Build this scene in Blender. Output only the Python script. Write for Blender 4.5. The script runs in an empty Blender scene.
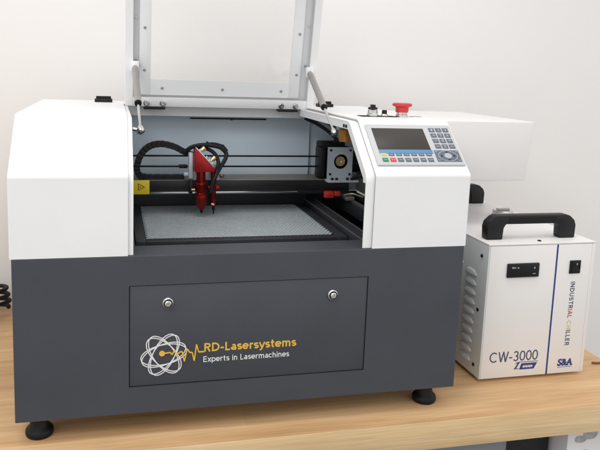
import bpy, bmesh, math, random
from mathutils import Vector, Matrix
R = math.radians
PI = math.pi
random.seed(4)
scene = bpy.context.scene
C = scene.collection
scene.unit_settings.scale_length = 0.9

# ------------------------------------------------------------------ materials
def new_mat(name):
    m = bpy.data.materials.new(name); m.use_nodes = True
    return m, m.node_tree.nodes, m.node_tree.links, m.node_tree.nodes['Principled BSDF']

def mat(name, col, rough=.5, metal=0., bump=0., bscale=300., var=0., vscale=8., coat=0., spec=.5, rvar=0.):
    m, N, Lk, b = new_mat(name)
    b.inputs['Base Color'].default_value = (*col, 1)
    b.inputs['Roughness'].default_value = rough
    b.inputs['Metallic'].default_value = metal
    b.inputs['Coat Weight'].default_value = coat
    b.inputs['Specular IOR Level'].default_value = spec
    tc = N.new('ShaderNodeTexCoord')
    if var > 0:
        n = N.new('ShaderNodeTexNoise'); n.inputs['Scale'].default_value = vscale; n.inputs['Detail'].default_value = 6
        Lk.new(tc.outputs['Object'], n.inputs['Vector'])
        mr = N.new('ShaderNodeMapRange')
        mr.inputs['From Min'].default_value = .3; mr.inputs['From Max'].default_value = .7
        mr.inputs['To Min'].default_value = 1 - var; mr.inputs['To Max'].default_value = 1 + var
        Lk.new(n.outputs['Fac'], mr.inputs['Value'])
        vm = N.new('ShaderNodeVectorMath'); vm.operation = 'SCALE'
        vm.inputs[0].default_value = col
        Lk.new(mr.outputs[0], vm.inputs['Scale'])
        Lk.new(vm.outputs[0], b.inputs['Base Color'])
    if rvar > 0:
        n2 = N.new('ShaderNodeTexNoise'); n2.inputs['Scale'].default_value = 6; n2.inputs['Detail'].default_value = 5
        Lk.new(tc.outputs['Object'], n2.inputs['Vector'])
        mr2 = N.new('ShaderNodeMapRange')
        mr2.inputs['To Min'].default_value = rough - rvar; mr2.inputs['To Max'].default_value = rough + rvar
        Lk.new(n2.outputs['Fac'], mr2.inputs['Value']); Lk.new(mr2.outputs[0], b.inputs['Roughness'])
    if bump > 0:
        nb = N.new('ShaderNodeTexNoise'); nb.inputs['Scale'].default_value = bscale; nb.inputs['Detail'].default_value = 3
        Lk.new(tc.outputs['Object'], nb.inputs['Vector'])
        bp = N.new('ShaderNodeBump'); bp.inputs['Strength'].default_value = bump; bp.inputs['Distance'].default_value = .002
        Lk.new(nb.outputs['Fac'], bp.inputs['Height']); Lk.new(bp.outputs[0], b.inputs['Normal'])
    return m

def wood(name, base, dark, light, edge=False):
    m, N, Lk, b = new_mat(name)
    tc = N.new('ShaderNodeTexCoord')
    mp = N.new('ShaderNodeMapping'); mp.inputs['Scale'].default_value = (.9, 10, 10)
    Lk.new(tc.outputs['Object'], mp.inputs['Vector'])
    n = N.new('ShaderNodeTexNoise'); n.inputs['Scale'].default_value = 1.6; n.inputs['Detail'].default_value = 8; n.inputs['Roughness'].default_value = .55
    n.inputs['Distortion'].default_value = .6
    Lk.new(mp.outputs[0], n.inputs['Vector'])
    cr = N.new('ShaderNodeValToRGB')
    e = cr.color_ramp.elements
    e[0].position = .3; e[0].color = (*dark, 1); e[1].position = .72; e[1].color = (*light, 1)
    k = e.new(.52); k.color = (*base, 1)
    Lk.new(n.outputs['Fac'], cr.inputs['Fac'])
    # fine pores, stretched with the grain
    mp2 = N.new('ShaderNodeMapping'); mp2.inputs['Scale'].default_value = (7, 260, 260)
    Lk.new(tc.outputs['Object'], mp2.inputs['Vector'])
    n2 = N.new('ShaderNodeTexNoise'); n2.inputs['Scale'].default_value = 1.; n2.inputs['Detail'].default_value = 3
    Lk.new(mp2.outputs[0], n2.inputs['Vector'])
    mr = N.new('ShaderNodeMapRange'); mr.inputs['From Min'].default_value = .3; mr.inputs['From Max'].default_value = .7
    mr.inputs['To Min'].default_value = .86; mr.inputs['To Max'].default_value = 1.08
    Lk.new(n2.outputs['Fac'], mr.inputs['Value'])
    # staves: tone per board
    sep = N.new('ShaderNodeSeparateXYZ'); Lk.new(tc.outputs['Object'], sep.inputs[0])
    dv = N.new('ShaderNodeMath'); dv.operation = 'MULTIPLY'; dv.inputs[1].default_value = 7.3
    Lk.new(sep.outputs['Y'], dv.inputs[0])
    fl = N.new('ShaderNodeMath'); fl.operation = 'FLOOR'; Lk.new(dv.outputs[0], fl.inputs[0])
    ml = N.new('ShaderNodeMath'); ml.operation = 'MULTIPLY'; ml.inputs[1].default_value = .37; Lk.new(fl.outputs[0], ml.inputs[0])
    ax = N.new('ShaderNodeMath'); ax.operation = 'ADD'; Lk.new(sep.outputs['X'], ax.inputs[0]); Lk.new(ml.outputs[0], ax.inputs[1])
    ax2 = N.new('ShaderNodeMath'); ax2.operation = 'MULTIPLY'; ax2.inputs[1].default_value = 1.1; Lk.new(ax.outputs[0], ax2.inputs[0])
    fx = N.new('ShaderNodeMath'); fx.operation = 'FLOOR'; Lk.new(ax2.outputs[0], fx.inputs[0])
    cb = N.new('ShaderNodeCombineXYZ'); Lk.new(fx.outputs[0], cb.inputs[0]); Lk.new(fl.outputs[0], cb.inputs[1])
    wn = N.new('ShaderNodeTexWhiteNoise'); wn.noise_dimensions = '3D'; Lk.new(cb.outputs[0], wn.inputs['Vector'])
    mr3 = N.new('ShaderNodeMapRange'); mr3.inputs['To Min'].default_value = .96; mr3.inputs['To Max'].default_value = 1.03
    Lk.new(wn.outputs['Value'], mr3.inputs['Value'])
    mu = N.new('ShaderNodeMath'); mu.operation = 'MULTIPLY'; Lk.new(mr.outputs[0], mu.inputs[0])
    if edge: mu.inputs[1].default_value = 1.
    else: Lk.new(mr3.outputs[0], mu.inputs[1])
    vm = N.new('ShaderNodeVectorMath'); vm.operation = 'SCALE'
    Lk.new(cr.outputs['Color'], vm.inputs[0]); Lk.new(mu.outputs[0], vm.inputs['Scale'])
    Lk.new(vm.outputs[0], b.inputs['Base Color'])
    b.inputs['Roughness'].default_value = .5
    bp = N.new('ShaderNodeBump'); bp.inputs['Strength'].default_value = .15; bp.inputs['Distance'].default_value = .001
    Lk.new(n2.outputs['Fac'], bp.inputs['Height']); Lk.new(bp.outputs[0], b.inputs['Normal'])
    return m

def glass_mat():
    m = bpy.data.materials.new('clear_pane'); m.use_nodes = True
    N = m.node_tree.nodes; Lk = m.node_tree.links
    N.clear()
    o = N.new('ShaderNodeOutputMaterial'); mx = N.new('ShaderNodeMixShader'); t = N.new('ShaderNodeBsdfTransparent'); g = N.new('ShaderNodeBsdfGlossy')
    t.inputs['Color'].default_value = (.975, .978, .975, 1); g.inputs['Roughness'].default_value = .05
    fr = N.new('ShaderNodeFresnel'); fr.inputs['IOR'].default_value = 1.45
    Lk.new(fr.outputs[0], mx.inputs['Fac']); Lk.new(t.outputs[0], mx.inputs[1]); Lk.new(g.outputs[0], mx.inputs[2]); Lk.new(mx.outputs[0], o.inputs['Surface'])
    return m

M = dict(
    white=mat('white_powder_paint', (.84, .845, .85), .42, bump=.07, bscale=420, var=.02, rvar=.05),
    whitein=mat('white_lid_paint', (.86, .87, .885), .42, bump=.08, bscale=420),
    dark=mat('charcoal_paint', (.050, .055, .068), .46, bump=.2, bscale=500, var=.07, rvar=.06),
    gap=mat('gap_black', (.008, .008, .009), .8),
    inner=mat('inner_white_blue_shade', (.68, .80, .89), .5, bump=.05, var=.03),  # white metal, its bluish reflection and shade put into the colour
    innerdark=mat('inner_dark', (.020, .022, .027), .5, bump=.1, var=.2, vscale=14),
    frame=mat('bed_frame_charcoal', (.035, .038, .045), .38, var=.15, vscale=20),
    honey=mat('honeycomb_alu', (.58, .63, .65), .5, metal=.2, var=.05, vscale=10),
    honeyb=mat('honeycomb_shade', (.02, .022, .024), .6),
    black=mat('black_plastic', (.007, .007, .008), .45, spec=.35, bump=.1, bscale=250),
    rubber=mat('black_rubber', (.006, .006, .007), .55, spec=.3),
    chain=mat('chain_plastic', (.008, .008, .010), .55, spec=.35, bump=.2, bscale=120),
    beamtop=mat('beam_brown_grey', (.20, .175, .16), .40, metal=.1, var=.1),
    beam=mat('beam_black', (.011, .011, .013), .4),
    steel=mat('steel', (.66, .66, .65), .16, metal=1.),
    steeldull=mat('dull_steel', (.42, .41, .39), .42, metal=.8, var=.1, vscale=30),
    alu=mat('aluminium', (.60, .66, .72), .38, metal=.35, bump=.05),
    springgrey=mat('spring_grey', (.36, .345, .325), .4, metal=.3, var=.06, vscale=40),
    brass=mat('brass', (.80, .62, .30), .3, metal=1.),
    red=mat('red_anodised', (.40, .014, .014), .33, metal=.45, var=.1, vscale=40),
    reddk=mat('dark_red_anodised', (.25, .010, .010), .2, metal=.65),
    redplastic=mat('red_plastic', (.60, .035, .03), .38),
    orange=mat('amber_block', (.50, .22, .035), .4, var=.1, vscale=30),
    yellow=mat('yellow_sticker', (.78, .60, .02), .5),
    stickink=mat('sticker_ink', (.25, .06, .01), .5),
    pad=mat('control_overlay', (.52, .53, .53), .42),
    screen=mat('screen_glass', (.042, .035, .030), .35, spec=.35, var=.05),
    blue=mat('overlay_blue', (.09, .24, .42), .4),
    key=mat('key_slate', (.11, .13, .17), .5),
    keymark=mat('key_mark', (.40, .43, .47), .5),
    keygreen=mat('key_green', (.02, .22, .06), .5),
    keyred=mat('key_red', (.60, .05, .05), .5),
    keyyellow=mat('key_yellow', (.70, .55, .04), .5),
    ink_white=mat('print_white', (.78, .78, .78), .5),
    ink_yellow=mat('print_yellow', (.78, .47, .055), .5),
    ink_blue=mat('print_navy', (.022, .036, .20), .45),
    ink_dark=mat('print_dark', (.045, .055, .12), .5),
    ink_r=mat('print_red', (.45, .07, .07), .5),
    ink_g=mat('print_gold', (.60, .52, .25), .5),
    ink_grey=mat('print_grey', (.36, .36, .37), .6, var=.25, vscale=60),
    chil=mat('chiller_white', (.81, .795, .78), .45, bump=.10, bscale=420, var=.012),
    chil_shade=mat('chiller_white_shade', (.64, .67, .67), .45, bump=.10, bscale=420),  # the chiller's white with the left side's shade put into the colour
    housing=mat('housing_white_dimmed', (.79, .772, .765), .5, bump=.12, bscale=420, var=.015),  # also white paint, its dimmer light put into the colour
    wall=mat('wall_paint', (.835, .815, .800), .85, bump=.22, bscale=70, var=.014, vscale=2.2),
    floor=mat('floor_grey', (.30, .29, .28), .6, var=.1),
    card=mat('box_board', (.74, .73, .74), .6, var=.03, vscale=12),
    cab=mat('cabinet_grey', (.20, .215, .235), .5, bump=.05),
    wood=wood('beech_top', (.67, .42, .21), (.52, .30, .135), (.76, .51, .28)),
    woodedge=wood('beech_edge', (.70, .50, .27), (.62, .42, .21), (.77, .58, .35), True),
    stick=mat('brown_stick', (.20, .09, .03), .6),
    glass=glass_mat(),
)

# ------------------------------------------------------------------ mesh builder
GM = Matrix.Identity(4)
class B:
    def __init__(s, mtx=None): s.bm = bmesh.new(); s.M = (GM @ mtx) if mtx else GM.copy(); s.mi = 0
    def _fin(s, geom_faces, verts):
        for v in verts: v.co = s.M @ v.co
        for f in geom_faces: f.material_index = s.mi
    def box(s, x0, x1, y0, y1, z0, z1, bev=0.0012, seg=2):
        t = bmesh.new()
        bmesh.ops.create_cube(t, size=1)
        for v in t.verts:
            v.co = Vector(((x0+x1)/2+v.co.x*(x1-x0), (y0+y1)/2+v.co.y*(y1-y0), (z0+z1)/2+v.co.z*(z1-z0)))
        m = min(abs(x1-x0), abs(y1-y0), abs(z1-z0))
        bev = min(bev, m*.4)
        if bev > 0: bmesh.ops.bevel(t, geom=t.edges[:], offset=bev, segments=seg, affect='EDGES', profile=.5)
        return s.merge(t)
    def merge(s, t):
        mp = {}
        for v in t.verts: mp[v] = s.bm.verts.new(s.M @ v.co)
        for f in t.faces:
            try: nf = s.bm.faces.new([mp[v] for v in f.verts]); nf.material_index = s.mi
            except ValueError: pass
        t.free(); return s
    def prism(s, poly, axis, a0, a1, bev=0.0, seg=2):
        """poly: 2-D points in the plane across `axis` (x: (y,z); y: (x,z); z: (x,y))"""
        t = bmesh.new()
        def P(u, v, a):
            return {'x': Vector((a, u, v)), 'y': Vector((u, a, v)), 'z': Vector((u, v, a))}[axis]
        lo = [t.verts.new(P(u, v, a0)) for u, v in poly]; hi = [t.verts.new(P(u, v, a1)) for u, v in poly]
        t.faces.new(lo); t.faces.new(hi[::-1])
        n = len(poly)
        for i in range(n): t.faces.new([lo[i], hi[i], hi[(i+1) % n], lo[(i+1) % n]])
        bmesh.ops.recalc_face_normals(t, faces=t.faces[:])
        if bev > 0: bmesh.ops.bevel(t, geom=t.edges[:], offset=bev, segments=seg, affect='EDGES', profile=.5)
        return s.merge(t)
    def cyl(s, p0, p1, r0, r1=None, seg=24, cap=True):
        return s.lathe(p0, p1, [(0, 0), (0, r0), (1, r0 if r1 is None else r1), (1, 0)] if cap else [(0, r0), (1, r0 if r1 is None else r1)], seg)
    def lathe(s, p0, p1, prof, seg=28):
        """prof: (t along p0->p1, radius)"""
        p0 = Vector(p0); p1 = Vector(p1); d = p1-p0; q = d.to_track_quat('Z', 'Y')
        t = bmesh.new(); rings = []
        for a, r in prof:
            c = p0+d*a
            if r < 1e-7: rings.append([t.verts.new(c)])
            else: rings.append([t.verts.new(c+q @ Vector((r*math.cos(2*PI*i/seg), r*math.sin(2*PI*i/seg), 0))) for i in range(seg)])
        for A, Bq in zip(rings, rings[1:]):
            for i in range(seg):
                j = (i+1) % seg
                if len(A) == 1 and len(Bq) == 1: continue
                if len(A) == 1: t.faces.new([A[0], Bq[i], Bq[j]])
                elif len(Bq) == 1: t.faces.new([A[i], A[j], Bq[0]])
                else: t.faces.new([A[i], A[j], Bq[j], Bq[i]])
        bmesh.ops.recalc_face_normals(t, faces=t.faces[:])
        return s.merge(t)
    def sweep(s, pts, sec, closed=False, sub=8, up=Vector((0, 1, 0)), scale=None):
        """sweep 2-D section along a smoothed path"""
        P = [Vector(p) for p in pts]; Q = []
        n = len(P)
        rng = range(n) if closed else range(n-1)
        for i in rng:
            a = P[(i-1) % n] if (closed or i > 0) else P[0]*2-P[1]
            b = P[i]; c = P[(i+1) % n]
            d = P[(i+2) % n] if (closed or i < n-2) else P[-1]*2-P[-2]
            for k in range(sub):
                t = k/sub
                Q.append(.5*((2*b)+(c-a)*t+(2*a-5*b+4*c-d)*t*t+(3*b-a-3*c+d)*t**3))
        if not closed: Q.append(P[-1])
        t = bmesh.new(); rings = []; m = len(Q); u = up
        for i, q in enumerate(Q):
            T = (Q[(i+1) % m]-Q[i-1]) if closed else (Q[min(i+1, m-1)]-Q[max(i-1, 0)])
            T.normalize()
            X = u.cross(T)
            if X.length < 1e-4: X = Vector((1, 0, 0)).cross(T)
            X.normalize(); Y = T.cross(X); Y.normalize(); u = Y
            k = scale(i) if scale else 1
            rings.append([t.verts.new(q+X*a*k+Y*b*k) for a, b in sec])
        ns = len(sec)
        for i in range(m if closed else m-1):
            A = rings[i]; D = rings[(i+1) % m]
            for j in range(ns): t.faces.new([A[j], A[(j+1) % ns], D[(j+1) % ns], D[j]])
        if not closed: t.faces.new(rings[0][::-1]); t.faces.new(rings[-1])
        bmesh.ops.recalc_face_normals(t, faces=t.faces[:])
        return s.merge(t)
    def tube(s, pts, r, seg=10, **k):
        return s.sweep(pts, [(r*math.cos(2*PI*i/seg), r*math.sin(2*PI*i/seg)) for i in range(seg)], **k)
    def ring(s, pts2, w, y0, y1, closed=True):
        """flat printed line in the xz plane"""
        t = bmesh.new(); n = len(pts2); V = []
        for i in range(n):
            p = Vector(pts2[i])
            a = Vector(pts2[i-1]) if (closed or i > 0) else p
            c = Vector(pts2[(i+1) % n]) if (closed or i < n-1) else p
            d = (c-a).normalized(); nn = Vector((-d.y, d.x))
            V.append([t.verts.new(Vector((q.x, yy, q.y))) for q in (p+nn*w/2, p-nn*w/2) for yy in (y0, y1)])
        for i in range(n if closed else n-1):
            A = V[i]; D = V[(i+1) % n]
            for a, b in ((0, 1), (1, 3), (3, 2), (2, 0)): t.faces.new([A[a], A[b], D[b], D[a]])
        bmesh.ops.recalc_face_normals(t, faces=t.faces[:])
        return s.merge(t)
    def build_each(s, name, mats, parent=None, smooth=35):
        """every connected piece becomes an object of its own"""
        s.bm.verts.index_update(); seen = set(); out = []
        for v0 in s.bm.verts:
            if v0 in seen: continue
            comp = [v0]; seen.add(v0)
            for v in comp:
                for e in v.link_edges:
                    w = e.other_vert(v)
                    if w not in seen: seen.add(w); comp.append(w)
            n = B(); n.M = Matrix.Identity(4); mp = {v: n.bm.verts.new(v.co) for v in comp}
            for f in {f for v in comp for f in v.link_faces}:
                nf = n.bm.faces.new([mp[v] for v in f.verts]); nf.material_index = f.material_index
            out.append(n.build(name, mats, parent, smooth))
        s.bm.free(); return out
    def build(s, name, mats, parent=None, smooth=35, label=None, kind=None):
        me = bpy.data.meshes.new(name)
        bb = [v.co for v in s.bm.verts]
        c = Vector(((min(v.x for v in bb)+max(v.x for v in bb))/2, (min(v.y for v in bb)+max(v.y for v in bb))/2, min(v.z for v in bb)))
        for v in s.bm.verts: v.co -= c
        s.bm.normal_update(); s.bm.to_mesh(me); s.bm.free()
        for k in (mats if isinstance(mats, (list, tuple)) else [mats]): me.materials.append(M[k])
        me.shade_smooth(); me.set_sharp_from_angle(angle=R(smooth))
        o = bpy.data.objects.new(name, me); C.objects.link(o)
        o['_w'] = tuple(c)
        if parent is not None:
            o.parent = parent; o.location = c-Vector(parent['_w'])
        else: o.location = c
        if label: o['label'] = label
        if kind: o['kind'] = kind
        return o

def thing(name, label, cat, loc, group=None):
    o = bpy.data.objects.new(name, None); C.objects.link(o); o.empty_display_size = .1
    o.location = loc; o['_w'] = tuple(loc); o['label'] = label; o['category'] = cat
    if group: o['group'] = group
    return o

def text_bm(body, weight=0., spacing=1.):
    cu = bpy.data.curves.new('t', 'FONT'); cu.body = body; cu.size = 1; cu.offset = weight; cu.space_character = spacing
    cu.resolution_u = 6
    ob = bpy.data.objects.new('t', cu); C.objects.link(ob)
    bpy.context.view_layer.update()
    me = bpy.data.meshes.new_from_object(ob.evaluated_get(bpy.context.evaluated_depsgraph_get()))
    bpy.data.objects.remove(ob); bpy.data.curves.remove(cu)
    t = bmesh.new(); t.from_mesh(me); bpy.data.meshes.remove(me)
    return t
def add_text(b, body, x0, x1, base, cap, y, weight=0., th=.0006, rot=False, shear=0., colour=None, frame=None, spacing=1.):
    """text fitted between x0..x1 with its cap height, standing on the plane y, facing -y"""
    t = text_bm(body, weight, spacing)
    xs = [v.co.x for v in t.verts]; a, c = min(xs), max(xs)
    H = .73 if not any(ch.isdigit() or ch.isupper() for ch in body) else None
    caps = text_bm('H', weight); hz = max(v.co.y for v in caps.verts); caps.free()
    for v in t.verts:
        u = (v.co.x-a)/(c-a); w = v.co.y/hz
        u2 = x0+(x1-x0)*u+shear*w*cap; w2 = base+cap*w
        v.co = Vector((u2, y, w2))
    if rot:   # runs downwards: x0..x1 is then measured down z, base is the x of the base line
        for v in t.verts: v.co = Vector((v.co.z, y, -v.co.x))
    if frame is not None:
        for v in t.verts: v.co = frame(v.co)
    if colour:
        for f in t.faces: f.material_index = colour(f.calc_center_median())
    ex = bmesh.ops.extrude_face_region(t, geom=t.faces[:])
    d = Vector((0, -th, 0))
    if frame is not None: d = (frame(Vector((0, -th, 0)))-frame(Vector((0, 0, 0))))
    for e in ex['geom']:
        if isinstance(e, bmesh.types.BMVert): e.co += d
    bmesh.ops.recalc_face_normals(t, faces=t.faces[:])
    mp = {v: b.bm.verts.new(b.M @ v.co) for v in t.verts}
    for f in t.faces:
        try: nf = b.bm.faces.new([mp[v] for v in f.verts]); nf.material_index = f.material_index if colour else b.mi
        except ValueError: pass
    t.free()

def _arc(cx, cy, rx, ry, a0, a1, n=16):
    return [(cx+rx*math.cos(R(a0+(a1-a0)*i/n)), cy+ry*math.sin(R(a0+(a1-a0)*i/n))) for i in range(n+1)]
def glyph(c, w):
    h = w/2; v = h+.04; X = .72; q1 = (1-2*h)/4; q2 = (X-2*h)/4
    st = lambda x, a, b_: [(x, a), (x, b_)]
    arch = lambda x0, x1: _arc((x0+x1)/2, X-.26, (x1-x0)/2, .26-h, 180, 0)+[(x1, 0)]
    G = {
     ' ': ([], .30),
     'C': ([_arc(.44, .5, .37, .5-h, 46, 314, 26)], .84),
     'W': ([[(.05, 1), (.28, 0)], [(.28, 0), (.51, 1)], [(.51, 1), (.74, 0)], [(.74, 0), (.97, 1)]], 1.02),
     '-': ([[(.05, .37), (.35, .37)]], .40),
     '3': ([_arc(.28, h+3*q1, .19, q1, 155, -90, 16)+_arc(.28, h+q1, .215, q1, 90, -155, 18)[1:]], .60),
     '0': ([_arc(.30, .5, .235, .5-h, 0, 360, 30)], .61),
     'R': ([st(v, 0, 1), [(v, 1-h), (.36, 1-h)]+_arc(.36, .715, .21, .285-h, 90, -90)[1:]+[(v, .43+h)], [(.38, .43), (.58, 0)]], .68),
     'D': ([st(v, 0, 1), [(v, 1-h), (.32, 1-h)]+_arc(.32, .5, .38, .5-h, 90, -90, 22)[1:]+[(v, h)]], .79),
     'L': ([st(v, 0, 1), [(v, h), (.50, h)]], .55),
     'E': ([st(v, 0, 1), [(v, h), (.57, h)], [(v, .52), (.53, .52)], [(v, 1-h), (.56, 1-h)]], .64),
     'I': ([st(v, 0, 1)], .08+w),
     'N': ([st(v, 0, 1), st(.72-h, 0, 1), [(v, 1), (.72-h, 0)]], .78),
     'U': ([[(v, 1), (v, .34)]+_arc(.38, .34, .38-v, .34-h, 180, 360)+[(.76-v, 1)]], .78),
     'S': ([_arc(.32, h+3*q1, .23, q1, 30, 270, 18)+_arc(.32, h+q1, .25, q1, 90, -150, 18)[1:]], .66),
     'T': ([st(.32, 0, 1), [(.02, 1-h), (.62, 1-h)]], .64),
     'A': ([[(.04, 0), (.37, 1)], [(.37, 1), (.70, 0)], [(.14, .28), (.60, .28)]], .74),
     'H': ([st(v, 0, 1), st(.74-v, 0, 1), [(v, .52), (.74-v, .52)]], .76),
     'a': ([_arc(.27, .215, .20, .215-h, 0, 360, 24), [(.50-h, 0), (.50-h, .44)]+_arc(.28, .44, .22-h, X-.44-h, 0, 150, 12)[1:]], .56),
     's': ([_arc(.24, h+3*q2, .165, q2, 30, 270, 14)+_arc(.24, h+q2, .175, q2, 90, -150, 14)[1:]], .48),
     'e': ([_arc(.30, .36, .25, .36-h, 0, 318, 24), [(.05, .36), (.55, .36)]], .60),
     'r': ([st(v, 0, X), _arc(.36, .42, .36-v, .30-h, 180, 85, 10)], .42),
     'y': ([[(.03, X), (.29, .02)], [(.53, X), (.22, -.16), (.06, -.20)]], .56),
     't': ([[(.17, .93), (.17, .22)]+_arc(.33, .22, .16, .22-h, 180, 275, 10), [(.01, X-h), (.36, X-h)]], .42),
     'm': ([st(v, 0, X), arch(v, .46), arch(.46, .92-v)], .94),
     'x': ([[(.04, 0), (.48, X)], [(.04, X), (.48, 0)]], .52),
     'p': ([st(v, -.24, X), _arc(.33, .36, .25, .36-h, 0, 360, 24)], .63),
     'i': ([st(v, 0, X), [(v, .84), (v, .84+w*1.1)]], .08+w),
     'n': ([st(v, 0, X), arch(v, .58-v)], .60),
     'h': ([st(v, 0, 1), arch(v, .58-v)], .60),
     'c': ([_arc(.29, .36, .24, .36-h, 48, 312, 20)], .52),
    }
    return G[c]
def stroke_text(b, body, x0, x1, base, cap, y, w=.12, th=.0004, down=False, mats=None, track=.04):
    """printed sans-serif lettering: each stroke is a thin raised ribbon"""
    tot = sum(glyph(c, w)[1]+track for c in body)-track
    k = (x1-x0)/tot; u = 0
    for i, c in enumerate(body):
        strokes, adv = glyph(c, w)
        if mats: b.mi = mats[i]
        for j, sk in enumerate(strokes):
            pts = [(x0+(u+p[0])*k, base+p[1]*cap) for p in sk]
            if down: pts = [(p[1], -p[0]) for p in pts]
            yy = y-.00005*(j+1)
            closed = c in '0ap' and len(sk) > 22 and abs(sk[0][0]-sk[-1][0]) < 1e-6
            b.ring(pts[:-1] if closed else pts, w*cap, yy-th, yy, closed=closed)
        u += adv+track

# ------------------------------------------------------------------ setting
b = B(); b.box(-4, 5, .88, 1.0, -.85, 2.6, 0); b.build('wall', 'wall', kind='structure')
b = B(); b.box(-4, 5, -4, .88, -.90, -.85, 0); b.build('floor', 'floor', kind='structure')

# ------------------------------------------------------------------ table
T = thing('work_table', 'long beech wood table with a thick pale front edge carrying the grey and white machine', 'table', (.3, .4, -.85))
b = B()
b.box(-1.0, 1.5785, -.052, .872, -.0698, 0, .003, 2); b.build('table_top', 'wood', T)
b = B(); b.box(-1.0, 1.5785, -.056, -.0522, -.0698, -.0008, .0012, 2); b.build('edge_band', 'woodedge', T)
for x in (-.92, 1.46):
    for y in (.03, .76):
        b = B(); b.box(x, x+.07, y, y+.07, -.85, -.0699, .003); b.build('leg', 'woodedge', T)

# below the table
K = thing('drawer_cabinet', 'grey metal drawer cabinet standing under the table left of the dark case', 'cabinet', (.83, .3, -.85))
b = B(); b.box(.50, 1.158, -.004, .55, -.85, -.0725, .003); b.build('carcass', 'cab', K)
for z0 in (-.83, -.58, -.33):
    b = B(); b.box(.515, 1.146, -.010, -.0045, z0, z0+.235, .003); f = b.build('drawer_front', 'cab', K)
    b = B(); b.tube([(.76, -.011, z0+.19), (.762, -.028, z0+.19), (.90, -.028, z0+.19), (.902, -.011, z0+.19)], .005, sub=4); b.build('handle', 'steeldull', f)
K = thing('dark_filler', 'added black case in the dark gap under the table', 'case', (1.25, .3, -.85))
b = B(); b.box(1.172, 1.325, .05, .55, -.85, -.13, .01); b.build('filler_body', 'black', K)  # black filler added so the gap under the table stays dark
b = B(); b.box(1.166, 1.331, .044, .556, -.129, -.0735, .006); b.build('filler_lid', 'black', K)
b = B(); b.box(1.168, 1.182, .038, .0435, -.16, -.08, .002); b.build('silver_strip', 'steeldull', K)
K = thing('cardboard_box', 'white box with grey rounded pictures printed on it, under the right end of the table', 'box', (1.52, .25, -.85))
b = B(); b.box(1.338, 1.70, .0, .50, -.62, -.074, .003); b.build('box_body', 'card', K)
def blob(b, cx, cz, rx, rz, y=-.0004, n=36, wob=.08, ph=0):
    pts = [(cx+rx*math.cos(2*PI*i/n)*(1+wob*math.sin(3*2*PI*i/n+ph)), cz+rz*math.sin(2*PI*i/n)*(1+wob*math.cos(2*2*PI*i/n+ph))) for i in range(n)]
    b.prism(pts, 'y', y, y+.0006)
b = B()
blob(b, 1.405, -.112, .022, .014); blob(b, 1.376, -.122, .018, .010, ph=1.5, y=-.0008); blob(b, 1.395, -.19, .032, .04, ph=.5); blob(b, 1.47, -.16, .03, .035, ph=2)
b.build('printed_picture', 'ink_grey', K)
b = B(); b.box(1.345, 1.372, -.0006, .0, -.086, -.079, 0); b.box(1.39, 1.40, -.0006, 0, -.084, -.080, 0); b.build('printed_marks', 'ink_grey', K)
K = thing('supporting_crate', 'plain crate holding up the white box with printed pictures', 'crate', (1.52, .25, -.85))
b = B(); b.box(1.338, 1.70, .01, .49, -.85, -.621, .004); b.build('crate_body', 'woodedge', K)
for z in (-.80, -.73, -.66):
    b = B(); b.box(1.345, 1.693, .002, .0095, z-.025, z+.025, .002); b.build('slat', 'wood', K)

o = B().tube([(1.525, .165, .0035), (1.545, .161, .0035), (1.568, .162, .0035)], .0032, seg=8).build('wood_sliver', 'stick')
o['label'] = 'thin brown sliver lying on the table at the far right edge'; o['category'] = 'sliver'

b = B()
pts = []
for i in range(74):
    a = 2*PI*i/20
    pts.append((-.215+.095*math.cos(a)+.004*math.sin(i*.7), .78+.055*math.sin(a), .012+i*.00105+.012*math.cos(a+.6)+.012))
pts += [(-.30, .70, .05), (-.42, .74, .006), (-.62, .80, .006)]
b.tube(pts, .0062, seg=10, sub=4, up=Vector((0, 0, 1)))
o = b.build('cable_coil', 'rubber'); o['label'] = 'coiled black cable lying on the table beside the left end of the machine'; o['category'] = 'cable'

# ------------------------------------------------------------------ the laser machine
h0, z1, z2, z3, y3, YB = .0538, .4045, .5739, .6879, .1356, .742
XL, XR = .2285, .7690          # where the lid recess begins on either cover
IL, IR = .2395, .7483          # inner rims
W = thing('laser_cutter', 'grey and white desktop laser cutter with its lid propped open on the wooden table', 'laser cutter', (.5, .37, 0))

b = B()
b.prism([(0, h0), (0, z1), (.084, z1), (.084, z1-.012), (.010, z1-.012), (.010, .30), (YB-.010, .30), (YB-.010, z1-.001), (YB-.0003, z1-.001), (YB-.0003, h0)], 'x', 0, 1, .0014)
b.box(.0015, .012, .0115, YB-.0105, .2995, z1-.0012, .0005); b.box(.988, .9985, .0115, YB-.0105, .2995, z1-.0012, .0005)
base = b.build('base_cabinet', 'dark', W)
b = B(); b.box(.013, .987, .0105, YB-.0107, .3003, .303, 0); b.build('inner_floor', 'innerdark', base)
b = B(); b.box(.0125, .016, .0105, YB-.011, .3035, z1+.0, 0); b.box(.984, .9875, .0105, YB-.011, .3035, z1, 0); b.box(.0165, .9835, YB-.016, YB-.0112, .3035, z1, 0); b.box(.0165, .9835, .0105, .0125, .3035, z1-.0125, 0)
b.build('inner_lining', 'innerdark', base)
b = B(); b.lathe((.9985, .012, .363), (1.0065, .012, .363), [(0, 0), (0, .004), (.8, .004), (1, .002), (1, 0)], 14); b.build('side_screw', 'steel', base)

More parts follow.
